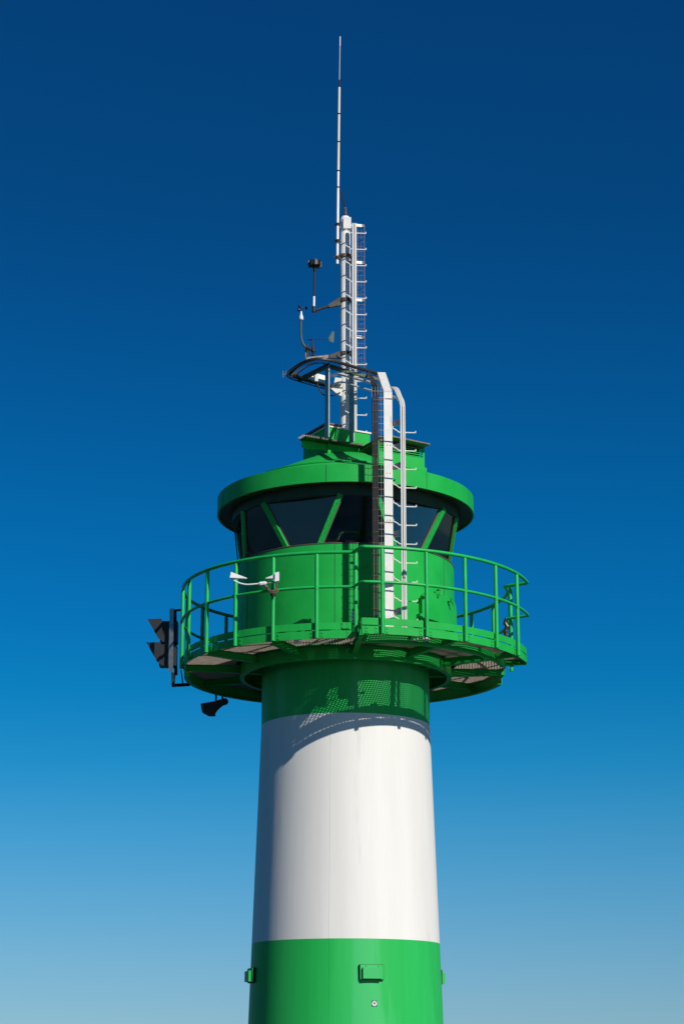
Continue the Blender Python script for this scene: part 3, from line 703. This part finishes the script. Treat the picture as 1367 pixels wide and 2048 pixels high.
mb = MB(); mb.tube(smoothpath([at(529,1170,yv),at(536,1178,yv-0.02),at(545,1183,yv-0.05),at(552,1178,yv),at(554,1168,yv)],4),0.016,7); mb.tube(smoothpath([at(533,1170,yv),at(540,1184,yv-0.05),at(550,1186,yv-0.04),at(557,1180,yv)],4),0.012,6)
mb.cyl(at(545.5,1181,yv+0.08),at(545.5,1192,yv+0.08),0.04,10); mb.build('clamp','rust',VS)
mb = MB()
for py in (1225,1245): mb.cyl(at(546,py-1.5,-2.24),at(546,py+1.5,-2.24),0.036,10)
mb.build('post_tie','dark',VS)

# small things on the gallery
SK = thing('grounding_coil','short black and white ribbed insulator standing behind the toe board left of the step','insulator',at(708,1250,-2.15))
for i in range(4):
    c = at(708,1245-6.5*i,-2.15); MB().lathe([(0,-0.018),(0.045,-0.018),(0.045,0.012),(0,0.012)],14,c=c).build('rib','white_metal',SK)
MB().cyl(at(708,1250,-2.15),at(708,1218,-2.15),0.03,10).build('core','rubber',SK)
BG = MB().tube(smoothpath([at(1011,1236,-0.4),at(1009,1245,-0.4),at(1013,1254,-0.4),at(1010,1263,-0.4),at(1012,1274,-0.4)],4),[0.015,0.02,0.025,0.02,0.03,0.035,0.03,0.035,0.04,0.035,0.03,0.035,0.04,0.035,0.03,0.035,0.03],8).build('rope_bundle','black',smooth=True)
tag(BG,'dark rope bundle hanging on the right end of the railing','rope')
for (px,py) in ((1028,1183),(1030,1250)):
    pass
# cable down the left of the cabin
MB().tube(smoothpath([at(469,1060,-0.35),at(472,1085,-0.5),at(476,1125,-0.6),at(478,1140,-0.6),at(478,1160,-0.6)],4),0.01,6).build('cable_run','black',smooth=True)
tag(bpy.data.objects['cable_run'],'thin black cable dropping from the roof rim down the left side of the cabin','cable')

# ------------------------------------------------------------------ signal lights left of the gallery
SG = thing('signal_light', 'two stacked dark hooded signal lights on a plate left of the gallery', 'signal light', at(350,1372,0.6))
YS = 0.55
mb = MB(); mb.bar(at(343.5,1217,YS-0.13),at(341.5,1343,YS-0.13),0.068,0.012,side=(0.94,-0.34,0)); pl = mb.build('backplate','galv',SG)
mb = MB()
for i in range(8): c = at(344,1236+13*i,YS-0.14); mb.cyl(c,c+V((0,-0.006,0)),0.006,6)
mb.build('bolt','dark',pl,kind='stuff')
for dy,dx in ((0,0),(47,-2)):
    # lantern housing with flared hood
    a = at(322+dx,1264+dy,YS+0.1); b_ = at(356+dx,1268+dy,YS+0.1)
    MB().box((a+b_)/2,((b_-a).x,0.24,0.33)).build('lamp_housing','lens',SG)
    y0, y1 = YS-0.10, YS+0.26
    tip = (295+dx,1238+dy); tr = (324+dx,1237+dy); bl = (316+dx,1276+dy); br = (324+dx,1282+dy)
    vs = [at(*p,y0) for p in (tip,tr,br,bl)]+[at(*p,y1) for p in (tip,tr,br,bl)]
    MB().add(vs,[(0,1,2,3),(7,6,5,4),(0,4,5,1),(1,5,6,2),(2,6,7,3),(3,7,4,0)]).build('hood','lens',SG)
mb = MB(); mb.bar(at(350,1222,YS+0.15),at(352,1350,YS+0.15),0.05,0.05); mb.bar(at(347,1221,YS+0.1),at(362,1220,YS+0.1),0.03,0.03); mb.bar(at(347,1345,YS+0.1),at(346,1372,YS+0.1),0.07,0.04,w2=0.04)
mb.bar(at(346,1371,YS+0.1),at(378,1369,YS+0.35),0.05,0.05); mb.bar(at(362,1340,YS+0.1),at(366,1368,YS+0.2),0.015,0.015)
mb.build('mounting_frame','dark',SG)

LN = thing('hooded_lantern', 'black hooded lantern hanging below the back left edge of the gallery', 'lantern', at(438,1385,1.5))
prof = [(401,1407),(430,1402),(445,1397),(452,1396),(456,1400),(457,1405),(454,1409),(445,1412),(436,1420),(431,1427),(431,1433),(418,1433),(405,1426),(403,1420)]
vs = [at(*p,1.42) for p in prof]+[at(*p,1.62) for p in prof]; n = len(prof)
MB().add(vs,[tuple(range(n)),tuple(range(2*n-1,n-1,-1))]+[(i,(i+1)%n,n+(i+1)%n,n+i) for i in range(n)]).build('hood','lens',LN)
mb = MB(); mb.bar(at(432,1380,1.5),at(432,1404,1.5),0.03,0.03); mb.bar(at(444.5,1384,1.5),at(445,1400,1.5),0.03,0.03); mb.build('hanger','dark',LN)

# ------------------------------------------------------------------ boxes on the shaft and the round label
zb0, zb1 = H+1.225, H+1.415; gi = 'covered wall boxes round the lower green band'
for azd, lb in ((14.7,'green covered wall box facing the viewer on the lower green band'),(-75.3,'green wall box seen edge-on at the left side of the lower green band'),(104.7,'green wall box seen edge-on at the right side of the lower green band')):
    a = R(azd); r = shaft_r((zb0+zb1)/2); B = thing('wall_box', lb, 'wall box', pol(r,a,zb0), gi)
    sd = V((cos(a),sin(a),0)); rad = pol(1,a,0)
    c = rad*(r+0.004)+Z*((zb0+zb1)/2+0.002)
    MB().box(c,(0.350,0.05,0.210),ax=sd,ay=-rad).build('seal','interior',B)
    MB().box(c+rad*0.018,(0.338,0.034,0.198),ax=sd,ay=-rad).build('back_plate','green_shaft',B)
    c = rad*(r+0.063)+Z*((zb0+zb1)/2-0.012)
    bm_ = MB().box(c,(0.28,0.046,0.15),ax=sd,ay=-rad).build('cover','green_shaft',B)
    mb = MB()
    for sx_ in (-0.09,0.09):
        q = rad*(r+0.041)+sd*sx_+Z*((zb0+zb1)/2+0.082); mb.cyl(q,q+rad*0.006,0.006,6)
    mb.build('screw','interior',B)
a = math.asin((746-691)*28.7/4000/1.41); zc = at(746,2007,-1.36).z; r = shaft_r(zc)
ST = thing('round_label','small square dark label with a white disc and red mark on the lower green band','label',pol(r,a,zc))
sd = V((cos(a),sin(a),0)); rad = pol(1,a,0); c = rad*(r+0.003)+Z*zc
MB().box(c,(0.074,0.004,0.082),ax=sd,ay=-rad).build('plate','label_dark',ST)
def disc(rx, rz, d, seg=20, fn=None):
    vs = []
    for k in range(seg):
        t = 2*pi*k/seg; x,z_ = (fn(t) if fn else (rx*cos(t), rz*sin(t))); vs.append(c+rad*d+sd*x+Z*z_)
    m2 = MB(); back = [p-rad*0.0015 for p in vs]
    return m2.add(vs+back,[tuple(range(seg)),tuple(range(2*seg-1,seg-1,-1))]+[(i,(i+1)%seg,seg+(i+1)%seg,seg+i) for i in range(seg)])
disc(0.036,0.036,0.0045).build('white_disc','label_white',ST)
disc(0,0,0.0075,24,lambda t:(0.016*sin(t)**3, 0.016*(13*cos(t)-5*cos(2*t)-2*cos(3*t)-cos(4*t))/16+0.004)).build('red_mark','label_red',ST)
